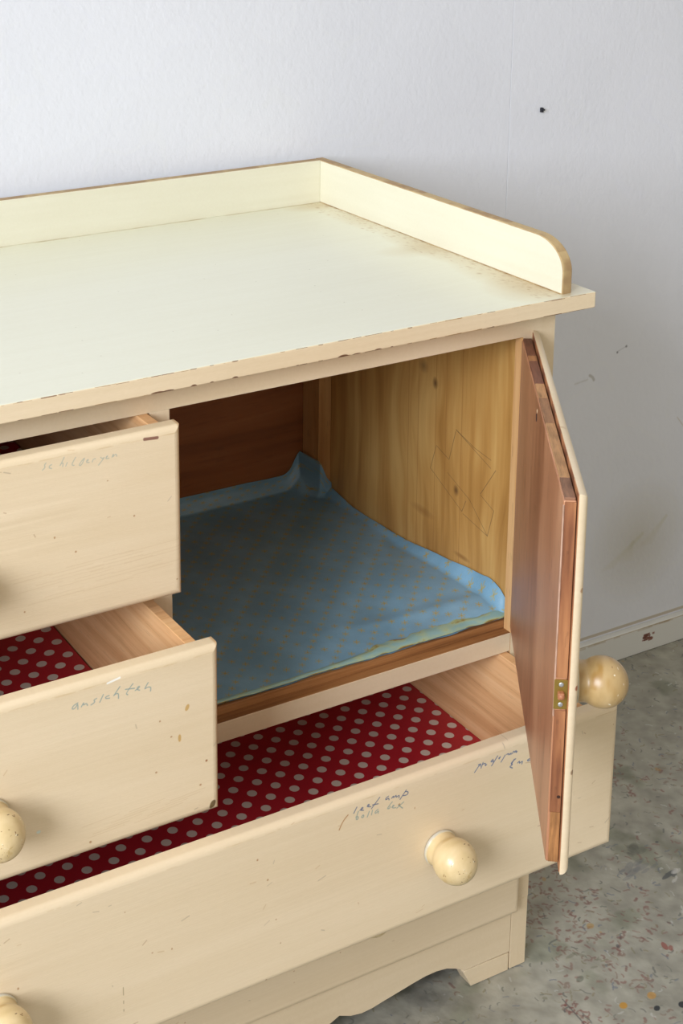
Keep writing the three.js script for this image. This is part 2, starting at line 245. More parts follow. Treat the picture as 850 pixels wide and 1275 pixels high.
// a board whose front edges are rounded over by r (front at z1); uv of the face run 0..1 over x0..x1, y0..y1
function lipBoard(x0, x1, y0, y1, z0, z1, r, rz = r, seg = 5) {
  const rings = [[0, z0], [0, z1 - rz]];
  for (let k = 1; k <= seg; k++) { const a = k / seg * Math.PI / 2; rings.push([r * (1 - Math.cos(a)), z1 - rz + rz * Math.sin(a)]); }
  const pos = [], idx = [], uv = [], ring = (i, z) => [[x0 + i, y0 + i, z], [x1 - i, y0 + i, z], [x1 - i, y1 - i, z], [x0 + i, y1 - i, z]];
  const V = (p) => { pos.push(...p); uv.push((p[0] - x0) / (x1 - x0), (p[1] - y0) / (y1 - y0)); return pos.length / 3 - 1; };
  for (let s = 0; s < 4; s++) {
    let prev = null;
    rings.forEach(([i, z]) => { const q = ring(i, z), a = V(q[s]), b = V(q[(s + 1) % 4]); if (prev) idx.push(prev[0], prev[1], b, prev[0], b, a); prev = [a, b]; });
  }
  const cap = (i, z, flip) => { const q = ring(i, z).map(V); flip ? idx.push(q[0], q[2], q[1], q[0], q[3], q[2]) : idx.push(q[0], q[1], q[2], q[0], q[2], q[3]); };
  const last = rings[rings.length - 1]; cap(last[0], last[1], false); cap(0, z0, true);
  const g = new THREE.BufferGeometry(); g.setAttribute('position', new THREE.Float32BufferAttribute(pos, 3)); g.setAttribute('uv', new THREE.Float32BufferAttribute(uv, 2)); g.setIndex(idx); g.computeVertexNormals(); return g;
}
function prism(pts, depth, bevel = 0.001) {                   // outline in x, y pushed along z from 0 to depth
  const s = new THREE.Shape(); pts.forEach((p, i) => i ? s.lineTo(p[0], p[1]) : s.moveTo(p[0], p[1]));
  return new THREE.ExtrudeGeometry(s, { depth: depth - 2 * bevel, bevelEnabled: bevel > 0, bevelThickness: bevel, bevelSize: bevel, bevelOffset: -bevel, bevelSegments: 2, curveSegments: 8 }).translate(0, 0, bevel);
}
const mergeGeometries = (list) => mergeSame(list.map((g) => { const q = g.index ? g.toNonIndexed() : g; q.clearGroups(); return q; }));
const taken = {};
function numbered(n) { const k = (taken[n] ?? -1) + 1; taken[n] = k; return k ? n + '_' + String(k).padStart(3, '0') : n; }
const origin = new Map();
function group(name, at, parent = scene) { const o = new THREE.Group(); o.name = numbered(name); const b = origin.get(parent) ?? [0, 0, 0]; o.position.set(at[0] - b[0], at[1] - b[1], at[2] - b[2]); origin.set(o, at); parent.add(o); return o; }
// a mesh of world-placed geometry, with its own origin at its centre
function part(name, geo, mat, parent = scene, label) {
  geo.computeBoundingBox(); const c = geo.boundingBox.getCenter(new THREE.Vector3()); geo.translate(-c.x, -c.y, -c.z);
  const m = new THREE.Mesh(geo, mat), b = origin.get(parent) ?? [0, 0, 0]; m.name = numbered(name); m.position.set(c.x - b[0], c.y - b[1], c.z - b[2]);
  origin.set(m, [c.x, c.y, c.z]); m.castShadow = m.receiveShadow = true; if (label) m.userData.label = label; parent.add(m); return m;
}
function structure(name, geo, mat, parent = scene) { const m = part(name, geo, mat, parent); if (parent === scene) m.userData.kind = 'structure'; return m; }

// ------------------------------------------------------------------ the room
const RX = 2.4, RZ = 4.7, RH = 3.8, BW = -0.482;
structure('floor', box(-3.5, RX + 0.2, -0.1, 0, BW - 0.2, RZ + 0.2, 0), floorMat);
structure('ceiling', box(-3.5, RX + 0.2, RH, RH + 0.1, BW - 0.2, RZ + 0.2, 0), ceilMat);
const backWall = new THREE.Group(); backWall.name = 'wall_back'; backWall.userData.kind = 'structure'; scene.add(backWall);
part('wall_panel', box(-3.5, 0.3225, 0, RH, BW - 0.12, BW, 0.0008), wallMat, backWall);
part('wall_panel', box(0.3227, RX + 0.2, 0, RH, BW - 0.12, BW, 0.0008), wallMat, backWall);
for (const m of backWall.children) { m.geometry.translate(m.position.x, m.position.y, m.position.z); m.position.set(0, 0, 0); metreUV(m.geometry); }
structure('wall_right', box(RX, RX + 0.12, 0, RH, BW, RZ, 0), roomMat);
structure('wall_front', box(WIN.x, RX, 0, RH, RZ, RZ + 0.12, 0), roomMat);
structure('wall_left', mergeGeometries([
  box(WIN.x - 0.14, WIN.x, 0, WIN.y0, BW, RZ, 0), box(WIN.x - 0.14, WIN.x, WIN.y1, RH, BW, RZ, 0),
  box(WIN.x - 0.14, WIN.x, WIN.y0, WIN.y1, BW, WIN.z0, 0), box(WIN.x - 0.14, WIN.x, WIN.y0, WIN.y1, WIN.z1, RZ, 0)]), roomMat);
const win = group('window_1', [WIN.x - 0.08, WIN.y0, (WIN.z0 + WIN.z1) / 2]); win.userData.kind = 'structure';
{ const f = [], x0 = WIN.x - 0.11, x1 = WIN.x - 0.06; f.push(box(x0, x1, WIN.y0, WIN.y0 + 0.05, WIN.z0, WIN.z1), box(x0, x1, WIN.y1 - 0.05, WIN.y1, WIN.z0, WIN.z1), box(x0, x1, WIN.y0, WIN.y1, WIN.z0, WIN.z0 + 0.05), box(x0, x1, WIN.y0, WIN.y1, WIN.z1 - 0.05, WIN.z1));
  for (const s of [1 / 3, 2 / 3]) { const z = WIN.z0 + (WIN.z1 - WIN.z0) * s; f.push(box(x0, x1, WIN.y0, WIN.y1, z - 0.025, z + 0.025)); }
  part('window_frame', mergeGeometries(f), trimMat, win);
  const glass = stdMat({ color: 0xffffff, transmission: 1, thickness: 0, roughness: 0, ior: 1.5 });
  for (let k = 0; k < 3; k++) { const a = WIN.z0 + (WIN.z1 - WIN.z0) * k / 3 + 0.03, b = WIN.z0 + (WIN.z1 - WIN.z0) * (k + 1) / 3 - 0.03; part('pane', box(WIN.x - 0.088, WIN.x - 0.084, WIN.y0 + 0.04, WIN.y1 - 0.04, a, b, 0), glass, win); } }
// baseboard with a bruise where the paint is knocked off
const baseTex = canvasTex(1024, 64, (g, w, h) => {                // 1 m by 0.048 m from x = 0.2
  g.fillStyle = 'rgb(222,222,218)'; g.fillRect(0, 0, w, h); const R = rng(801), bx = (0.632 - 0.2) * w;
  g.fillStyle = 'rgba(150,122,80,0.4)'; g.fillRect(0, 0, w, 5);
  for (let k = 0; k < 60; k++) { g.fillStyle = 'rgba(140,110,70,0.2)'; g.fillRect(R() * w * 0.96, R() * 6, 10 + R() * 30, 3 + R() * 2); }
  for (let k = 0; k < 30; k++) { g.fillStyle = k % 2 ? 'rgba(104,60,50,0.9)' : 'rgba(130,84,70,0.8)'; g.fillRect(bx + R() * 24, 20 + R() * 14, 2 + R() * 7, 2 + R() * 4); }
});
baseTex.wrapS = baseTex.wrapT = THREE.ClampToEdgeWrapping; baseTex.repeat.set(1, 1 / 0.048); baseTex.offset.set(-0.2, 0);
structure('baseboard_back', box(WIN.x, RX, 0, 0.047, BW, -0.4705, 0.002), stdMat({ map: baseTex, roughness: 0.5 }));

// ------------------------------------------------------------------ the dresser
const W = 0.9725, TH = 0.85, FF = 0.0123;                       // width, height of the top, thickness of the face frame
const RO = -0.0432, PR = -0.467, PL = -0.4882, LO = -W + 0.0432; // opening right edge, partition right / left, opening left edge
const dresser = group('dresser', [-W / 2, 0, -0.22]);
dresser.userData = { label: 'old cream-painted wooden dresser with open drawers and one open door', category: 'dresser' };
const D = dresser;

// top board: cream lacquer above, beige worn rim
const topTex = canvasTex(2048, 1024, (g, w, h) => {
  const im = g.createImageData(w, h);
  for (let y = 0; y < h; y++) for (let x = 0; x < w; x++) { const c = paintPixel(TOPC, x / w, y / h, 41, 0.5), i = (y * w + x) * 4; im.data[i] = c[0]; im.data[i + 1] = c[1]; im.data[i + 2] = c[2]; im.data[i + 3] = 255; }
  g.putImageData(im, 0, 0);
  const X = (m) => (m + 1.0) / 1.05 * w, Z = (m) => (1 - (m + 0.47) / 0.51) * h, R = rng(43);   // v grows with z
  const smear = (x, z, rx, rz, c) => { g.save(); g.translate(X(x), Z(z)); g.scale(rx / 1.05 * w, rz / 0.51 * h); const gr = g.createRadialGradient(0, 0, 0, 0, 0, 1); gr.addColorStop(0, c); gr.addColorStop(1, c.replace(/[\d.]+\)$/, '0)')); g.fillStyle = gr; g.beginPath(); g.arc(0, 0, 1, 0, 7); g.fill(); g.restore(); };
  // old brown grime in the corner along the side gallery and along the seams
  smear(-0.013, -0.06, 0.05, 0.1, 'rgba(176,140,84,0.5)'); smear(-0.013, -0.01, 0.07, 0.06, 'rgba(170,132,80,0.55)'); smear(-0.02, -0.2, 0.035, 0.1, 'rgba(176,142,90,0.5)'); smear(-0.045, -0.2, 0.05, 0.03, 'rgba(180,150,100,0.3)'); smear(-0.02, -0.35, 0.03, 0.1, 'rgba(190,158,104,0.35)'); smear(-0.02, -0.44, 0.06, 0.03, 'rgba(184,150,96,0.5)');
  for (let k = 0; k < 700; k++) { const s = Math.pow(R(), 1.4), z = 0.02 - s * 0.47; smear(-0.0135 - Math.pow(R(), 3) * 0.03, z, 0.001 + R() * R() * 0.004, 0.001 + R() * 0.004, 'rgba(140,98,52,' + (0.08 + R() * R() * 0.45) + ')'); }
  for (let k = 0; k < 160; k++) smear(-0.02 - R() * 0.9, -0.4535 + R() * 0.002, 0.006 + R() * 0.02, 0.0016, 'rgba(176,150,104,0.4)');
  for (let k = 0; k < 40; k++) smear(-0.9 + R() * 0.9, -0.44 + R() * 0.44, 0.0008, 0.0008, 'rgba(130,120,90,0.9)');
});
topTex.wrapS = topTex.wrapT = THREE.ClampToEdgeWrapping; topTex.repeat.set(1 / 1.05, 1 / 0.51); topTex.offset.set(1.0 / 1.05, 0.47 / 0.51);
const topMat = stdMat({ map: topTex, roughness: 0.36, clearcoat: 0.5, clearcoatRoughness: 0.22, bumpMap: paintBump, bumpScale: 0.00006 });
const rimTex = canvasTex(2048, 64, (g, w, h) => {               // the front rim, 1.05 m by 18 mm
  const im = g.createImageData(w, h);
  for (let y = 0; y < h; y++) for (let x = 0; x < w; x++) { const c = paintPixel(BEIGE, x / w, y / h / 16, 51, 1), i = (y * w + x) * 4; im.data[i] = c[0]; im.data[i + 1] = c[1]; im.data[i + 2] = c[2]; im.data[i + 3] = 255; }
  g.putImageData(im, 0, 0); const R = rng(53);
  for (let k = 0; k < 150; k++) { const x = R() * w, l = 4 + R() * R() * 60; g.fillStyle = ['rgba(112,74,44,0.75)', 'rgba(150,108,62,0.6)', 'rgba(178,140,92,0.5)'][k % 3]; g.fillRect(x, 0, l, 1.5 + R() * 3.5); if (k % 4 === 0) g.fillRect(x, h - 3 - R() * 3, l, 6); }
  for (let k = 0; k < 26; k++) { g.fillStyle = 'rgba(96,60,40,0.85)'; g.beginPath(); g.ellipse(R() * w, h - R() * 3, 3 + R() * 14, 2 + R() * 6, 0, 0, 7); g.fill(); }
});
rimTex.wrapS = rimTex.wrapT = THREE.ClampToEdgeWrapping; rimTex.repeat.set(1 / 1.05, 1 / 0.018); rimTex.offset.set(1.0 / 1.05, -0.832 / 0.018);
const rimMat = frontMat(rimTex);
{ const g = box(-W - 0.0261, 0.0261, 0.832, TH, -0.4667, 0.0327, 0.0016); part('top_board', g, [beige, beige, topMat, beige, rimMat, beige], D, 'cream lacquered top with a worn beige rim'); }
// galleries: upstands along the back and both ends
part('back_gallery', box(-W + 0.0125, -0.0125, TH - 0.0004, 0.9068, -0.4667, -0.4541, 0.0012), [cream, cream, wornEdge, cream, cream, cream], D);
for (const s of [0, 1]) {
  const z1 = 0.0233, z0 = -0.4667, y0 = TH - 0.0004, y1 = 0.9068, rx = 0.046, ry = 0.034, n = 14, pts = [[-z0, y0], [-z1, y0], [-z1, y1 - ry]];
  for (let k = 1; k <= n; k++) { const a = k / n * Math.PI / 2; pts.push([-(z1 - rx * (1 - Math.cos(a))), y1 - ry + ry * Math.sin(a)]); }
  pts.push([-z0, y1]);
  const g = prism(pts, 0.0126, 0.0012); g.rotateY(Math.PI / 2); g.translate(s ? -W + 0.0001 : -0.0127, 0, 0); metreUV(g);
  part('side_gallery', g, [cream, wornEdge], D);
}
// face frame
const Y = { topRail: 0.801, shelfRail0: 0.4291, shelfRail1: 0.452, lowRail0: 0.262, lowRail1: 0.2745, base: 0.098 };
part('top_rail', box(LO, RO, Y.topRail, 0.832, -FF - 0.004, 0, 0), beige, D);
for (const [a, b] of [[RO, 0], [-W, LO]]) part('stile', box(a, b, Y.base - 0.004, 0.832, -FF, 0, 0, true), [a === RO ? beige : stileWood, a === RO ? stileWood : beige, beige, beige, beige, beige], D);
for (const [a, b] of [[-0.0237, 0], [-W, -W + 0.0237]]) part('stile_foot', box(a, b, 0.001, Y.base - 0.0044, -FF, 0, 0.0008, true), beige, D);
part('partition_stile', box(PL, PR, Y.shelfRail1, Y.topRail, -FF, 0, 0.001, true), beige, D);
part('shelf_rail', box(LO, RO, Y.shelfRail0, Y.shelfRail1, -0.0134, 0, 0.001), [beige, beige, shelfWood, beige, beige, beige], D, 'beige front rail under the shelf, bare wood on top');
part('drawer_rail', box(LO, RO, Y.lowRail0, Y.lowRail1, -0.03, 0, 0.001), beige, D);
part('drawer_rail', box(LO, PL, 0.619, 0.633, -0.03, -0.0005, 0.001), beige, D);
// carcase
for (const s of [0, 1]) {
  const f = (a, b) => s ? [-W - b, -W - a] : [a, b];
  const [a, b] = f(-0.0255, -0.0004); part('side_panel', box(a, b, 0.001, 0.832, -0.4665, -FF, 0.001, true), beige, D);
  const [c, d] = f(-0.029, -0.0256); const lg = box(c, d, 0.09, 0.831, -0.45, -FF - 0.0002, 0, false);
  const uv = lg.attributes.uv; for (let i = 0; i < uv.count; i++) uv.setXY(i, (uv.getX(i) + 0.45) / 0.45, (uv.getY(i) - 0.44) / 0.4);
  part('side_lining', lg, plyInner, D, s ? undefined : 'honey-coloured plywood lining with pencil scribbles');
  const [e, h] = f(-0.0485, -0.0292); part('rear_post', box(e, h, 0.09, 0.831, -0.436, -0.396, 0.001, true), honey, D);
}
part('rear_panel', box(-W + 0.0292, -0.0292, 0.02, 0.831, -0.441, -0.4365, 0), backWood, D, 'dark brown wooden back panel');
part('partition', box(PL + 0.003, PR - 0.003, Y.shelfRail1 + 0.0002, 0.8005, -0.436, -FF - 0.0045, 0, false), honey, D);
part('shelf', box(PL, -0.0292, 0.4445, 0.4605, -0.395, -0.0136, 0.0012), shelfWood, D, 'bare wooden shelf board behind the door');
part('shelf', box(-W + 0.0292, PL - 0.0002, 0.4445, 0.449, -0.395, -0.0136, 0), shelfWood, D);
part('bottom_board', box(-W + 0.0292, -0.0292, 0.082, 0.0895, -0.436, -0.03, 0), shelfWood, D);
// plinth with scalloped bracket feet
{ const half = [[-0.081, 0.0262], [-0.0915, 0.0262], [-0.1008, 0.0325], [-0.1173, 0.0394], [-0.132, 0.0416], [-0.1472, 0.0414], [-0.165, 0.039], [-0.1809, 0.0362], [-0.2031, 0.0325], [-0.222, 0.029], [-0.236, 0.0283], [-0.251, 0.0312], [-0.266, 0.0378], [-0.279, 0.0322], [-0.31, 0.0285], [-0.36, 0.026], [-0.42, 0.0248]];
  const pts = [[-0.0247, 0.0262], ...half, [-W / 2, 0.0245], ...half.slice().reverse().map(([x, y]) => [-W - x, y]), [-W + 0.0247, 0.0262], [-W + 0.0247, Y.base], [-0.0247, Y.base]];
  part('plinth_skirt', metreUV(prism(pts.reverse(), 0.0125, 0.0006).translate(0, 0, -0.0121)), beige, D, 'scalloped beige plinth skirt');
  for (const s of [0, 1]) {
    const foot = [[-0.0258, 0.0008], [-0.0258, 0.0243], [-0.0915, 0.0257], [-0.0925, 0.0235], [-0.081, 0.0008]].map(([x, y]) => s ? [-W - x, y] : [x, y]);
    if (!s) foot.reverse(); const toe = part('foot_block', metreUV(prism(foot, 0.022, 0.0006).translate(0, 0, -0.0216)), beige, D, 'beige foot block with a cracked joint'); void toe;
  }
}
// round turned knobs, axis along +z from the face
function knobGeo(r) {
  const k = r / 0.0225, pr = [[0, 0], [0.0188, 0], [0.0195, 0.0012], [0.0195, 0.0028], [0.0188, 0.0038], [0.0181, 0.0042], [0.0179, 0.009], [0.018, 0.0112]];
  const c = 0.0255, hl = 0.0225; for (let i = 0; i <= 22; i++) { const a = -0.6 + i / 22 * (Math.PI / 2 + 0.6); pr.push([Math.max(0, 0.0225 * Math.cos(a)), c + hl * Math.sin(a)]); }
  const g = new THREE.LatheGeometry(pr.map(([a, b]) => new THREE.Vector2(a * k, b * k)), 48); g.rotateX(Math.PI / 2); return g;
}
const knobTex = (base, seed) => canvasTex(512, 512, (g, w, h) => {
  const im = g.createImageData(w, h), R = rng(seed);
  for (let y = 0; y < h; y++) for (let x = 0; x < w; x++) { const u = x / w, v = y / h, n = (fbm(u, v, 8, 8, 4, seed) - 0.5), i = (y * w + x) * 4, t = sstep(0.55, 0.8, fbm(u, v, 6, 6, 3, seed + 9)) * 26; im.data[i] = base[0] + n * 26 - t * 0.7; im.data[i + 1] = base[1] + n * 28 - t; im.data[i + 2] = base[2] + n * 34 - t * 1.4; im.data[i + 3] = 255; }
  g.putImageData(im, 0, 0);
  g.fillStyle = 'rgba(196,194,184,0.85)'; g.fillRect(0, h * 0.865, w, h * 0.135);
  for (let k = 0; k < 120; k++) { g.fillStyle = 'rgba(214,200,160,0.5)'; g.fillRect(R() * w, h * (0.86 + R() * 0.03), 4 + R() * 20, 3 + R() * 5); }
  for (let k = 0; k < 46; k++) { g.fillStyle = ['rgba(120,80,44,0.7)', 'rgba(150,112,70,0.6)', 'rgba(240,232,214,0.85)', 'rgba(96,66,40,0.7)'][k % 4]; g.beginPath(); g.ellipse(R() * w, h * (0.02 + 0.45 * R()), 2 + R() * R() * 9, 1.5 + R() * 3, R() * 3, 0, 7); g.fill(); }
});
const knobMat = stdMat({ map: knobTex([224, 199, 150], 901), roughness: 0.38, clearcoat: 0.45, clearcoatRoughness: 0.25 });
const doorKnobMat = stdMat({ map: knobTex([188, 158, 108], 921), roughness: 0.4, clearcoat: 0.4, clearcoatRoughness: 0.28 });
const smallKnob = knobGeo(0.0222), doorKnobGeo = knobGeo(0.0223);
function knob(parent, x, y, z) { const m = new THREE.Mesh(smallKnob, knobMat), b = origin.get(parent); m.name = numbered('knob'); m.position.set(x - b[0], y - b[1], z - b[2]); m.castShadow = m.receiveShadow = true; parent.add(m); return m; }

// drawers: z is the front face
function drawer(x0, x1, y0, y1, z, sx0, sx1, sideTop, floorY, map, knobs, label, back = -0.4) {
  const d = group('drawer', [(x0 + x1) / 2, y0, z]); d.userData.label = label; D.add(d); d.position.set((x0 + x1) / 2 + W / 2, y0, z + 0.22);
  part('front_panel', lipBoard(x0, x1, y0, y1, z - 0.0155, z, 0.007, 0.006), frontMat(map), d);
  const zf = z - 0.0157, zb = back + z;
  for (const [a, b] of [[sx1 - 0.0112, sx1], [sx0, sx0 + 0.0112]]) part('side_board', box(a, b, y0 + 0.012, sideTop, zb, zf, 0.0008), drawerWood, d);
  part('back_board', box(sx0 + 0.0114, sx1 - 0.0114, y0 + 0.02, sideTop - 0.004, zb, zb + 0.011, 0.0008), drawerWood, d);
  part('bottom_panel', box(sx0 + 0.0114, sx1 - 0.0114, floorY - 0.006, floorY - 0.0015, zb + 0.0112, zf, 0), shelfWood, d);
  for (const [kx, ky] of knobs) knob(d, kx, ky, z);
  return d;
}
const lx0 = -0.9375, U = {
  t1: [[-612.4, 794.1, -614.4, 792.6, -613, 790.4, -616, 788.1], [-607.1, 791.5, -609.5, 791.1, -609.6, 788.7, -607.2, 787.8], [-595.1, 795.9, -599.5, 788, -598.7, 790.3, -596, 791.2, -596.8, 787.4], [-592.3, 790.4, -593.9, 787.3], [-584.2, 793.6, -588.9, 787.2, -585.9, 786.3], [-576.2, 790.9, -580.4, 787.4, -580.9, 784.5, -578.4, 785.5, -575.7, 790.8], [-573.8, 787.5, -571.3, 788.4, -573.3, 789.3, -574.1, 786.5, -571.3, 786], [-568.3, 785.8, -567.7, 788.2, -565.2, 788.4], [-560.1, 788.6, -558.6, 786.3, -555.5, 788.6, -562.3, 781.6], [-555.1, 786.5, -552.5, 788.5, -554.5, 788.4, -554.9, 785.7, -552, 786.1], [-548.9, 786.2, -547.3, 790.4, -547.9, 786, -546.8, 788, -544.8, 788.6, -544.3, 786.3]],
  t2: [[-620.3, 601, -624.6, 600.1, -626.3, 596.2, -622.6, 596.7, -620.3, 601, -620.5, 595], [-617.2, 596.2, -614.4, 600.8, -615.6, 596.8, -612.3, 598.6, -611.4, 595.9], [-602.6, 600.1, -605.9, 599.4, -603.8, 597.1, -608.1, 595.3], [-596.1, 602, -599.8, 595.4], [-590.7, 599.3, -594.3, 599.2, -594.1, 597.3, -590.3, 596.7], [-580.2, 605, -587, 597.1, -585.3, 598.8, -581.7, 599.4, -581.8, 593.9], [-567.6, 604.1, -574.9, 596.8, -572.8, 594.7], [-574.9, 600.7, -566.1, 599.2], [-565.6, 596.8, -560.5, 598.7, -562.2, 600.3, -564.4, 597.6, -561.2, 595.8], [-552.7, 600.9, -557.3, 594.9, -553.9, 596.7, -550, 595.8, -550.6, 591.9]],
  t3: [[-352.8, 429.1, -356.2, 423.5], [-349.2, 424.5, -345, 425.3, -346.8, 427.1, -348.8, 424.3, -345, 423], [-340.9, 425.6, -337.9, 426.3, -339.7, 428, -341.2, 425.4, -336.7, 424.2], [-326.6, 430.9, -336, 421.7], [-334.9, 425.3, -328.3, 424.4], [-316.4, 428.6, -320, 427.6, -319.3, 425.3, -316.3, 426.9, -315.7, 424.4], [-312.7, 425.1, -310.3, 427.7, -310.8, 424.5, -307.2, 427.3, -307.8, 424, -303.6, 426, -304.1, 422.8], [-295.7, 428.5, -302.8, 420.6], [-296.9, 427.2, -293.2, 426.6, -293.7, 422.7, -299.2, 423.4]],
  t3b: [[-350.9, 423.9, -354.3, 416.1, -351.4, 415.1, -350.8, 418.3, -353.8, 418.7], [-345.5, 418.1, -347.8, 416.7, -346, 414.9, -344.3, 416.6, -345.5, 418.1], [-338.4, 419.6, -340.6, 414.2], [-334.8, 419.6, -335.9, 414.8], [-328.2, 418.4, -332.3, 417, -331.1, 414.3, -327.5, 417.1, -328.1, 413.9], [-311.9, 420.9, -318.5, 415.7, -314.8, 414.4, -314.3, 416.9], [-312.4, 415.3, -308.8, 415.8, -311.2, 417.2, -311.8, 414, -307.5, 413.1], [-298.4, 416.3, -306.3, 412.1], [-304.5, 414.9, -299.5, 409.8]],
  t4: [[-206.3, 428.1, -213, 420.7], [-208.6, 427.8, -205.1, 428, -206.2, 425.4], [-202.8, 428.5, -205.2, 422.9], [-203.3, 426.6, -199.2, 427.4, -200.2, 423.4, -198.2, 424.9], [-190.4, 428.3, -193.5, 426.6, -191.5, 425.4, -189.8, 427.5, -189.9, 424.9], [-184.6, 430.1, -191.9, 421.3], [-183.2, 427, -180.3, 428.8, -182.6, 426.1], [-174.9, 428.1, -180, 421.7], [-173.1, 428.1, -170.2, 428.7, -170.6, 426.2, -167.1, 428.3, -167.6, 426.3], [-165.9, 426.8, -164.2, 430, -162.8, 426.4, -161.4, 429.7, -161, 425.8, -159.9, 427.6], [-161.3, 419.4, -168.4, 416.3, -164, 413.9, -169.4, 412.9, -165, 410.1], [-163.1, 419.5, -166.5, 414.7], [-158.6, 413.7, -155.7, 416, -156.7, 412, -151.9, 414.3, -153, 410.8], [-142.2, 413.8, -147, 413.2, -144.5, 411.3, -141.5, 412.5]],
};
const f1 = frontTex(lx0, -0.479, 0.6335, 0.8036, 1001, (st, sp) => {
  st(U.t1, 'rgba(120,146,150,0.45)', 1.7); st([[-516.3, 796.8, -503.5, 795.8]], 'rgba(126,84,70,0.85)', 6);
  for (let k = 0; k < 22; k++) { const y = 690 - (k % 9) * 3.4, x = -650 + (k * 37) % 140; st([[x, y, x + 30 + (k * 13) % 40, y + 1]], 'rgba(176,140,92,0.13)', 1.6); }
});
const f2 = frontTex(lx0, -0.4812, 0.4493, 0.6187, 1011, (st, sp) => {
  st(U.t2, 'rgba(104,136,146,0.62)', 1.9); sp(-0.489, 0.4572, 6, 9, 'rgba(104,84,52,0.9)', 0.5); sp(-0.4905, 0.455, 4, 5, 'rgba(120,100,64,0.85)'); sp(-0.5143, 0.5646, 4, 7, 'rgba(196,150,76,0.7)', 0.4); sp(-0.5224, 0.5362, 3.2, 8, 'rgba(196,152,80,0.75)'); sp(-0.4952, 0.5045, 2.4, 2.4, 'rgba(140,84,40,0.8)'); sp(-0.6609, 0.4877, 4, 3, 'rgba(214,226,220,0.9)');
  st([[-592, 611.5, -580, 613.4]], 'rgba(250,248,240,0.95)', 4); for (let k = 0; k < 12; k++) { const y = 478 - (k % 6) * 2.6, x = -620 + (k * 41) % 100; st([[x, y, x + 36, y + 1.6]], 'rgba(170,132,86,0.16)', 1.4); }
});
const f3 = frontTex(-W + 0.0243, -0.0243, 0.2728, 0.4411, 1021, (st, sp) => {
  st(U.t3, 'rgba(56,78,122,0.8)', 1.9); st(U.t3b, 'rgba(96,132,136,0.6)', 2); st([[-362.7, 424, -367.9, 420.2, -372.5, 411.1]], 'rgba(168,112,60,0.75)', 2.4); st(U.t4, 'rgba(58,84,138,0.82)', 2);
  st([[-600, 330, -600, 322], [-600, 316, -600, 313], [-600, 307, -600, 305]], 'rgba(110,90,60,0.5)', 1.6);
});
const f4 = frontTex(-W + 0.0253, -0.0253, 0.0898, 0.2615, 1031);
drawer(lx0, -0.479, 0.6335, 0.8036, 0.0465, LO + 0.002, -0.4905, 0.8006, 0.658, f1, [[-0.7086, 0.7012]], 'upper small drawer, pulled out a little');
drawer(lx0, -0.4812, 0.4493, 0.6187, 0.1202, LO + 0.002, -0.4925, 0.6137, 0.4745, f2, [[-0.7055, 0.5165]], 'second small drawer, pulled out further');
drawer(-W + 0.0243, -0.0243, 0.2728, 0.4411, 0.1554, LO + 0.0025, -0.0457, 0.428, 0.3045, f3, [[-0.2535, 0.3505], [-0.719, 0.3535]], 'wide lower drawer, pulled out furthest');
drawer(-W + 0.0253, -0.0253, 0.0898, 0.2615, 0.0158, LO + 0.0025, -0.0457, 0.248, 0.122, f4, [[-0.2535, 0.192], [-0.719, 0.192]], 'closed bottom drawer');

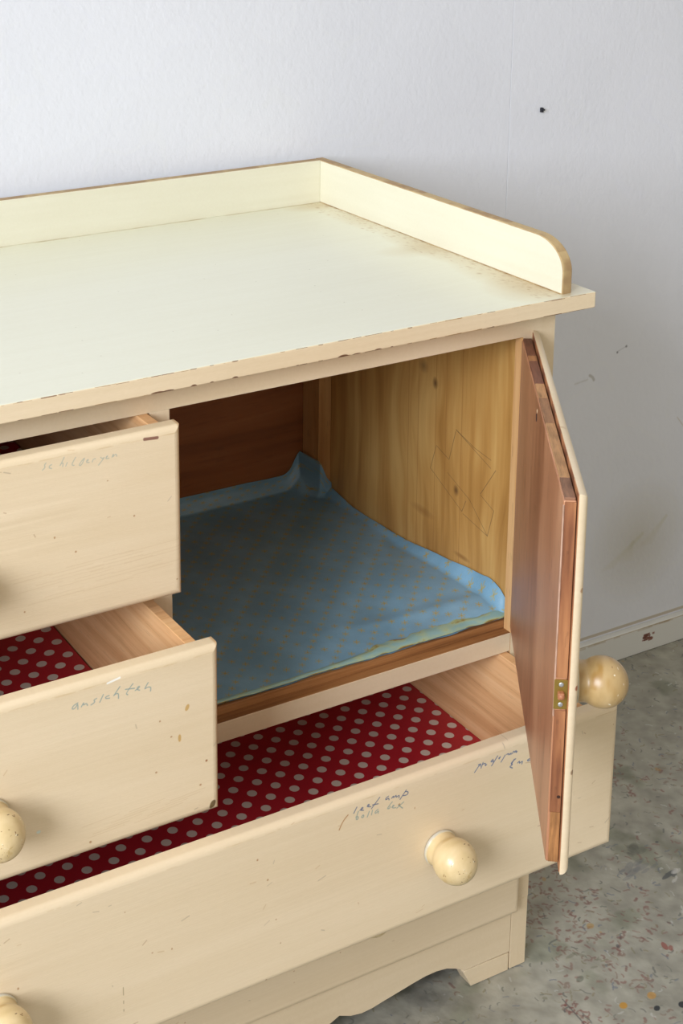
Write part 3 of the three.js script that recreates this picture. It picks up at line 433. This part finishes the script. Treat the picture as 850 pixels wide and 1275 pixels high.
// door, hinged at the right edge of the opening; local x runs to the free edge, local -z is the painted outside
const door = new THREE.Group(); door.name = 'door'; door.position.set(-0.031 + W / 2, 0, 0.001 + 0.22); door.rotation.y = Math.PI + 0.9644; D.add(door); origin.set(door, [0, 0, 0]); door.userData.label = 'open door, cream outside and bare reddish wood inside';
{ const u0 = 0.0059, u1 = 0.413, yt = 0.7978, yb = 0.4585, tb = 0.0118;
  const lip = lipBoard(-u1 - 0.0068, -u0 + 0.0062, 0.4512, 0.8066, 0, 0.0075, 0.006, 0.0068, 6); lip.rotateY(Math.PI);
  const lipMat = frontMat(frontTex(-u1 - 0.0068, -u0 + 0.0062, 0.4512, 0.8066, 1041, (st, sp) => { for (const [y, c] of [[0.63, 'rgba(150,70,44,0.8)'], [0.55, 'rgba(120,80,50,0.6)'], [0.72, 'rgba(150,100,60,0.6)']]) sp(-u1 - 0.004, y, 3, 5, c); }, true));
  part('painted_face', lip, lipMat, door, 'cream-painted overlay with rounded chipped edges');
  part('lip_backing', box(u0 - 0.004, u1 + 0.0052, 0.4525, 0.8052, 0.00002, 0.0007, 0.0002, true), edgeWood, door, 'bare reddish wood behind the painted overlay');
  part('core_board', box(u0, u1, yb, yt, 0.0008, tb, 0.0016, true), redWood, door, 'reddish bare plywood inside of the door');
  const cuts = [u0 + 0.001, 0.062, 0.0785, 0.145, 0.184, 0.249, 0.371, u1 - 0.001], tones = [[124, 78, 56], [172, 120, 78], [116, 74, 56], [182, 136, 92], [154, 112, 78], [180, 136, 92], [138, 100, 76]];
  tones.forEach((c, i) => part('core_strip', box(cuts[i] + 0.0002, cuts[i + 1] - 0.0002, yt - 0.0006, yt + 0.0022, 0.0018, tb - 0.0012, 0.0004), tone(...c), door));
  part('core_strip', box(u1 - 0.0006, u1 + 0.001, yb + 0.0008, 0.508, 0.0012, tb - 0.002, 0.0004, true), tone(180, 126, 76), door, 'paler end of the door core');
  part('core_strip', box(u1 - 0.0006, u1 + 0.001, 0.5084, 0.606, 0.0012, tb - 0.0012, 0.0004, true), edgeWood, door);
  part('core_strip', box(u1 - 0.0006, u1 + 0.001, 0.637, yt - 0.001, 0.0012, tb - 0.0012, 0.0004, true), edgeWood, door);
  part('worn_arris', box(u1 - 0.0012, u1 + 0.0004, 0.6, yt - 0.004, tb - 0.0012, tb + 0.0003, 0.0006, true), tone(196, 160, 138), door, 'pale worn edge of the core board');
  const gap = stdMat({ color: new THREE.Color('rgb(58,34,24)'), roughness: 0.9 });
  part('nail_hole', new THREE.CylinderGeometry(0.0015, 0.0015, 0.0006, 16).rotateZ(Math.PI / 2).translate(u1 + 0.001, 0.5235, 0.0036), gap, door);
  const brass = stdMat({ color: new THREE.Color('rgb(168,140,70)'), metalness: 0.75, roughness: 0.42 }), steel = stdMat({ color: new THREE.Color('rgb(196,200,204)'), metalness: 0.8, roughness: 0.35 });
  part('latch_plate', box(u1 - 0.0005, u1 + 0.0013, 0.6078, 0.6352, 0.0004, 0.0118, 0.0003), brass, door, 'small brass latch plate');
  for (const y of [0.6122, 0.6308]) part('screw', new THREE.SphereGeometry(0.0022, 20, 10).scale(0.35, 1, 1).translate(u1 + 0.0013, y, 0.006), steel, door);
  part('latch_bolt', mergeGeometries([new RoundedBoxGeometry(0.006, 0.0062, 0.0055, 2, 0.0012).translate(u1 + 0.003, 0.6218, 0.0062), new THREE.SphereGeometry(0.003, 16, 10).translate(u1 + 0.0042, 0.6216, 0.006)]), stdMat({ color: new THREE.Color('rgb(172,112,78)'), roughness: 0.5 }), door);
  part('peg_hole', new THREE.CylinderGeometry(0.0036, 0.0036, 0.0008, 20).rotateX(Math.PI / 2).scale(0.75, 1.1, 1).translate(0.184, 0.7795, tb + 0.0001), gap, door);
  part('paint_chip', new THREE.SphereGeometry(0.002, 10, 6).scale(1, 1.2, 0.2).translate(0.186, 0.7868, tb), stdMat({ color: new THREE.Color('rgb(230,200,160)') }), door);
  const k = new THREE.Mesh(doorKnobGeo, doorKnobMat); k.name = numbered('knob'); k.rotation.y = Math.PI; k.position.set(0.38, 0.6155, -0.0075); k.castShadow = k.receiveShadow = true; k.userData.label = 'round darkened cream knob'; door.add(k);
}

// ------------------------------------------------------------------ things lying in the dresser
function tag(o, label, category) { o.userData.label = label; o.userData.category = category; return o; }
function sheet(nu, nv, fn, uvfn) {
  const pos = [], uv = [], idx = [];
  for (let j = 0; j <= nv; j++) for (let i = 0; i <= nu; i++) { const p = fn(i / nu, j / nv); pos.push(...p); const q = uvfn(i / nu, j / nv, p); uv.push(q[0], q[1]); }
  for (let j = 0; j < nv; j++) for (let i = 0; i < nu; i++) { const a = j * (nu + 1) + i, b = a + 1, c = a + nu + 1, d = c + 1; idx.push(a, c, b, b, c, d); }
  const g = new THREE.BufferGeometry(); g.setAttribute('position', new THREE.Float32BufferAttribute(pos, 3)); g.setAttribute('uv', new THREE.Float32BufferAttribute(uv, 2)); g.setIndex(idx); g.computeVertexNormals(); return g;
}
// uv so that a dot sits at (ox, oz)
const dotUV = (ox, oz) => (u, v, p) => [(p[0] - ox), (p[2] - oz)];
tag(part('drawer_liner', sheet(120, 50, (u, v) => { const x = -0.9155 + u * (0.9155 - 0.0575), z = -0.232 + v * 0.3705; return [x, 0.3048 + (fbm(u, v, 9, 5, 3, 1101) - 0.5) * 0.0012, z]; }, dotUV(-0.279, -0.1585)), dotCloth), 'red polka-dot liner lying flat in the wide lower drawer', 'drawer liner');
tag(part('drawer_liner', sheet(70, 60, (u, v) => {
  const x = -0.9125 + u * (0.9125 - 0.5055), z = -0.26 + v * 0.362, e = sstep(-0.56, -0.507, x);
  const ridge = (c, s, h) => h * Math.exp(-Math.pow((z - c - (x + 0.6) * s) / 0.011, 2));
  let y = 0.4755 + e * (0.012 * sstep(-0.13, -0.02, z) * (1 - sstep(0.03, 0.09, z)) + 0.004) + ridge(-0.035, 0.35, 0.008) + ridge(-0.1, 0.2, 0.004) + ridge(0.015, 0.5, 0.006) + (fbm(u, v, 6, 6, 3, 1111) - 0.5) * 0.002;
  return [x, y, z];
}, dotUV(-0.56, -0.05)), dotCloth), 'crumpled red polka-dot liner in the second small drawer', 'drawer liner');
tag(part('drawer_liner', sheet(40, 40, (u, v) => [-0.9125 + u * 0.409, 0.659 + (fbm(u, v, 6, 6, 3, 1121) - 0.5) * 0.002, -0.33 + v * 0.357], dotUV(-0.7, -0.1)), dotCloth), 'shaded red polka-dot liner in the topmost small drawer', 'drawer liner');
// shelf paper: curls up along the side wall, stands up against the back panel, torn edge at the front
function lerpT(t, x) { for (let i = 1; i < t.length; i++) if (x <= t[i][0]) { const k = (x - t[i - 1][0]) / (t[i][0] - t[i - 1][0]); return t[i - 1][1] + (t[i][1] - t[i - 1][1]) * k; } return t[t.length - 1][1]; }
const curl = [[-0.45, 0.012], [-0.39, 0.011], [-0.34, 0.003], [-0.28, 0.003], [-0.2, 0.008], [-0.13, 0.011], [-0.06, 0.019], [-0.035, 0.0145], [-0.026, 0.0115], [-0.019, 0.002], [-0.012, 0.0]];
function paperPoint(u, v) {
  // v runs from the top of the turned-up back edge to the front
  const x = -0.4675 + u * (0.4675 - 0.0305); let z, y = 0.4619;
  const up = 0.022 + 0.012 * (1 - u) * 0.3 + (fbm(u, 0.3, 7, 3, 3, 1201) - 0.5) * 0.005, vb = 0.12;
  if (v < vb) { const t = 1 - v / vb; z = -0.4275 - 0.0065 * Math.min(1, t * 1.6); y += up * t; }
  else { const t = (v - vb) / (1 - vb); z = -0.4275 + t * (0.4275 - 0.0165 + (fbm(u, 0.7, 16, 3, 3, 1205) - 0.5) * 0.006); }
  const e = sstep(-0.043, -0.031, x); y += 0.009 * sstep(-0.17, -0.045, x) * sstep(-0.24, -0.09, z) * (1 - 0.8 * sstep(-0.04, -0.0165, z)); y += Math.pow(e, 1.3) * lerpT(curl, z) * (v < vb ? 0.4 : 1);
  if (v >= vb) { y += (fbm(u, v, 7, 6, 3, 1211) - 0.5) * 0.0025 * sstep(-0.43, -0.38, z); const r = z - (-0.05 - (x + 0.03) * -0.18); y += 0.0022 * Math.exp(-r * r / 0.00012) * sstep(-0.3, -0.08, x); y += 0.0012 * Math.exp(-Math.pow((x + 0.12 + (z + 0.1) * 0.5) / 0.01, 2)); y -= 0.001 * sstep(-0.03, -0.0165, z); }
  // round the rear corner post the sheet is pushed forward and up
  const peak = 0.03 * Math.exp(-Math.pow((x + 0.0525) / 0.014, 2)) * sstep(-0.40, -0.43, z); y += peak * (v < vb ? 0.6 + 0.4 * (1 - v / vb) : 0.6);
  if (x > -0.0505 && z < -0.392) { const over = -0.392 - z; z = -0.392 + over * 0.02; y = Math.max(0.4619 + 0.002, y - 0.012 * sstep(0, 0.02, over)) + Math.min(over * 0.5, 0.012) * sstep(-0.03, -0.05, x); }
  return [x, Math.max(y, 0.4611), z];
}
const paper = tag(part('shelf_paper', sheet(110, 120, paperPoint, (u, v, p) => { const x = -0.4675 + u * 0.437, z = -0.475 + v * 0.46; return [((x + z) / Math.SQRT2 + 0.1136), ((z - x) / Math.SQRT2 + 0.0794)]; }), paperMat), 'blue shelf paper with small tan flowers curling inside the open cupboard', 'shelf paper');
part('torn_edge', sheet(110, 4, (u, v) => { const p = paperPoint(u, 1), w = 0.007 + 0.022 * fbm(u, 0.5, 14, 3, 3, 1221) * sstep(0.4, 0.7, u); return [p[0], 0.4632 + 0.0028 * sstep(0.5, 0.9, u) * (1 - v) + 0.0016 * Math.sin(v * Math.PI) + (fbm(u, v, 30, 2, 2, 1225) - 0.5) * 0.0016, -0.0155 - w * (1 - v) + (fbm(u, 0.7, 16, 3, 3, 1205) - 0.5) * 0.003]; }, (u, v) => [u * 0.45, v * 0.03]), paperEdgeMat, paper, 'greenish torn edge of the paper');
// little dark plug in the wall
tag(part('wall_plug', mergeGeometries([new RoundedBoxGeometry(0.004, 0.0068, 0.006, 2, 0.0008), new THREE.CylinderGeometry(0.0012, 0.0012, 0.005, 12).rotateX(Math.PI / 2).translate(0, 0.001, 0.004)]).translate(0.3795, 0.9325, BW + 0.001), stdMat({ color: new THREE.Color('rgb(34,34,42)'), roughness: 0.7 })), 'small dark plug in the white wall above the dresser', 'wall plug');

scene.traverse((o) => { if (o.isMesh) { o.castShadow = true; o.receiveShadow = true; } if (o.isLight) { o.castShadow = true; } });
renderer.render(scene, camera);
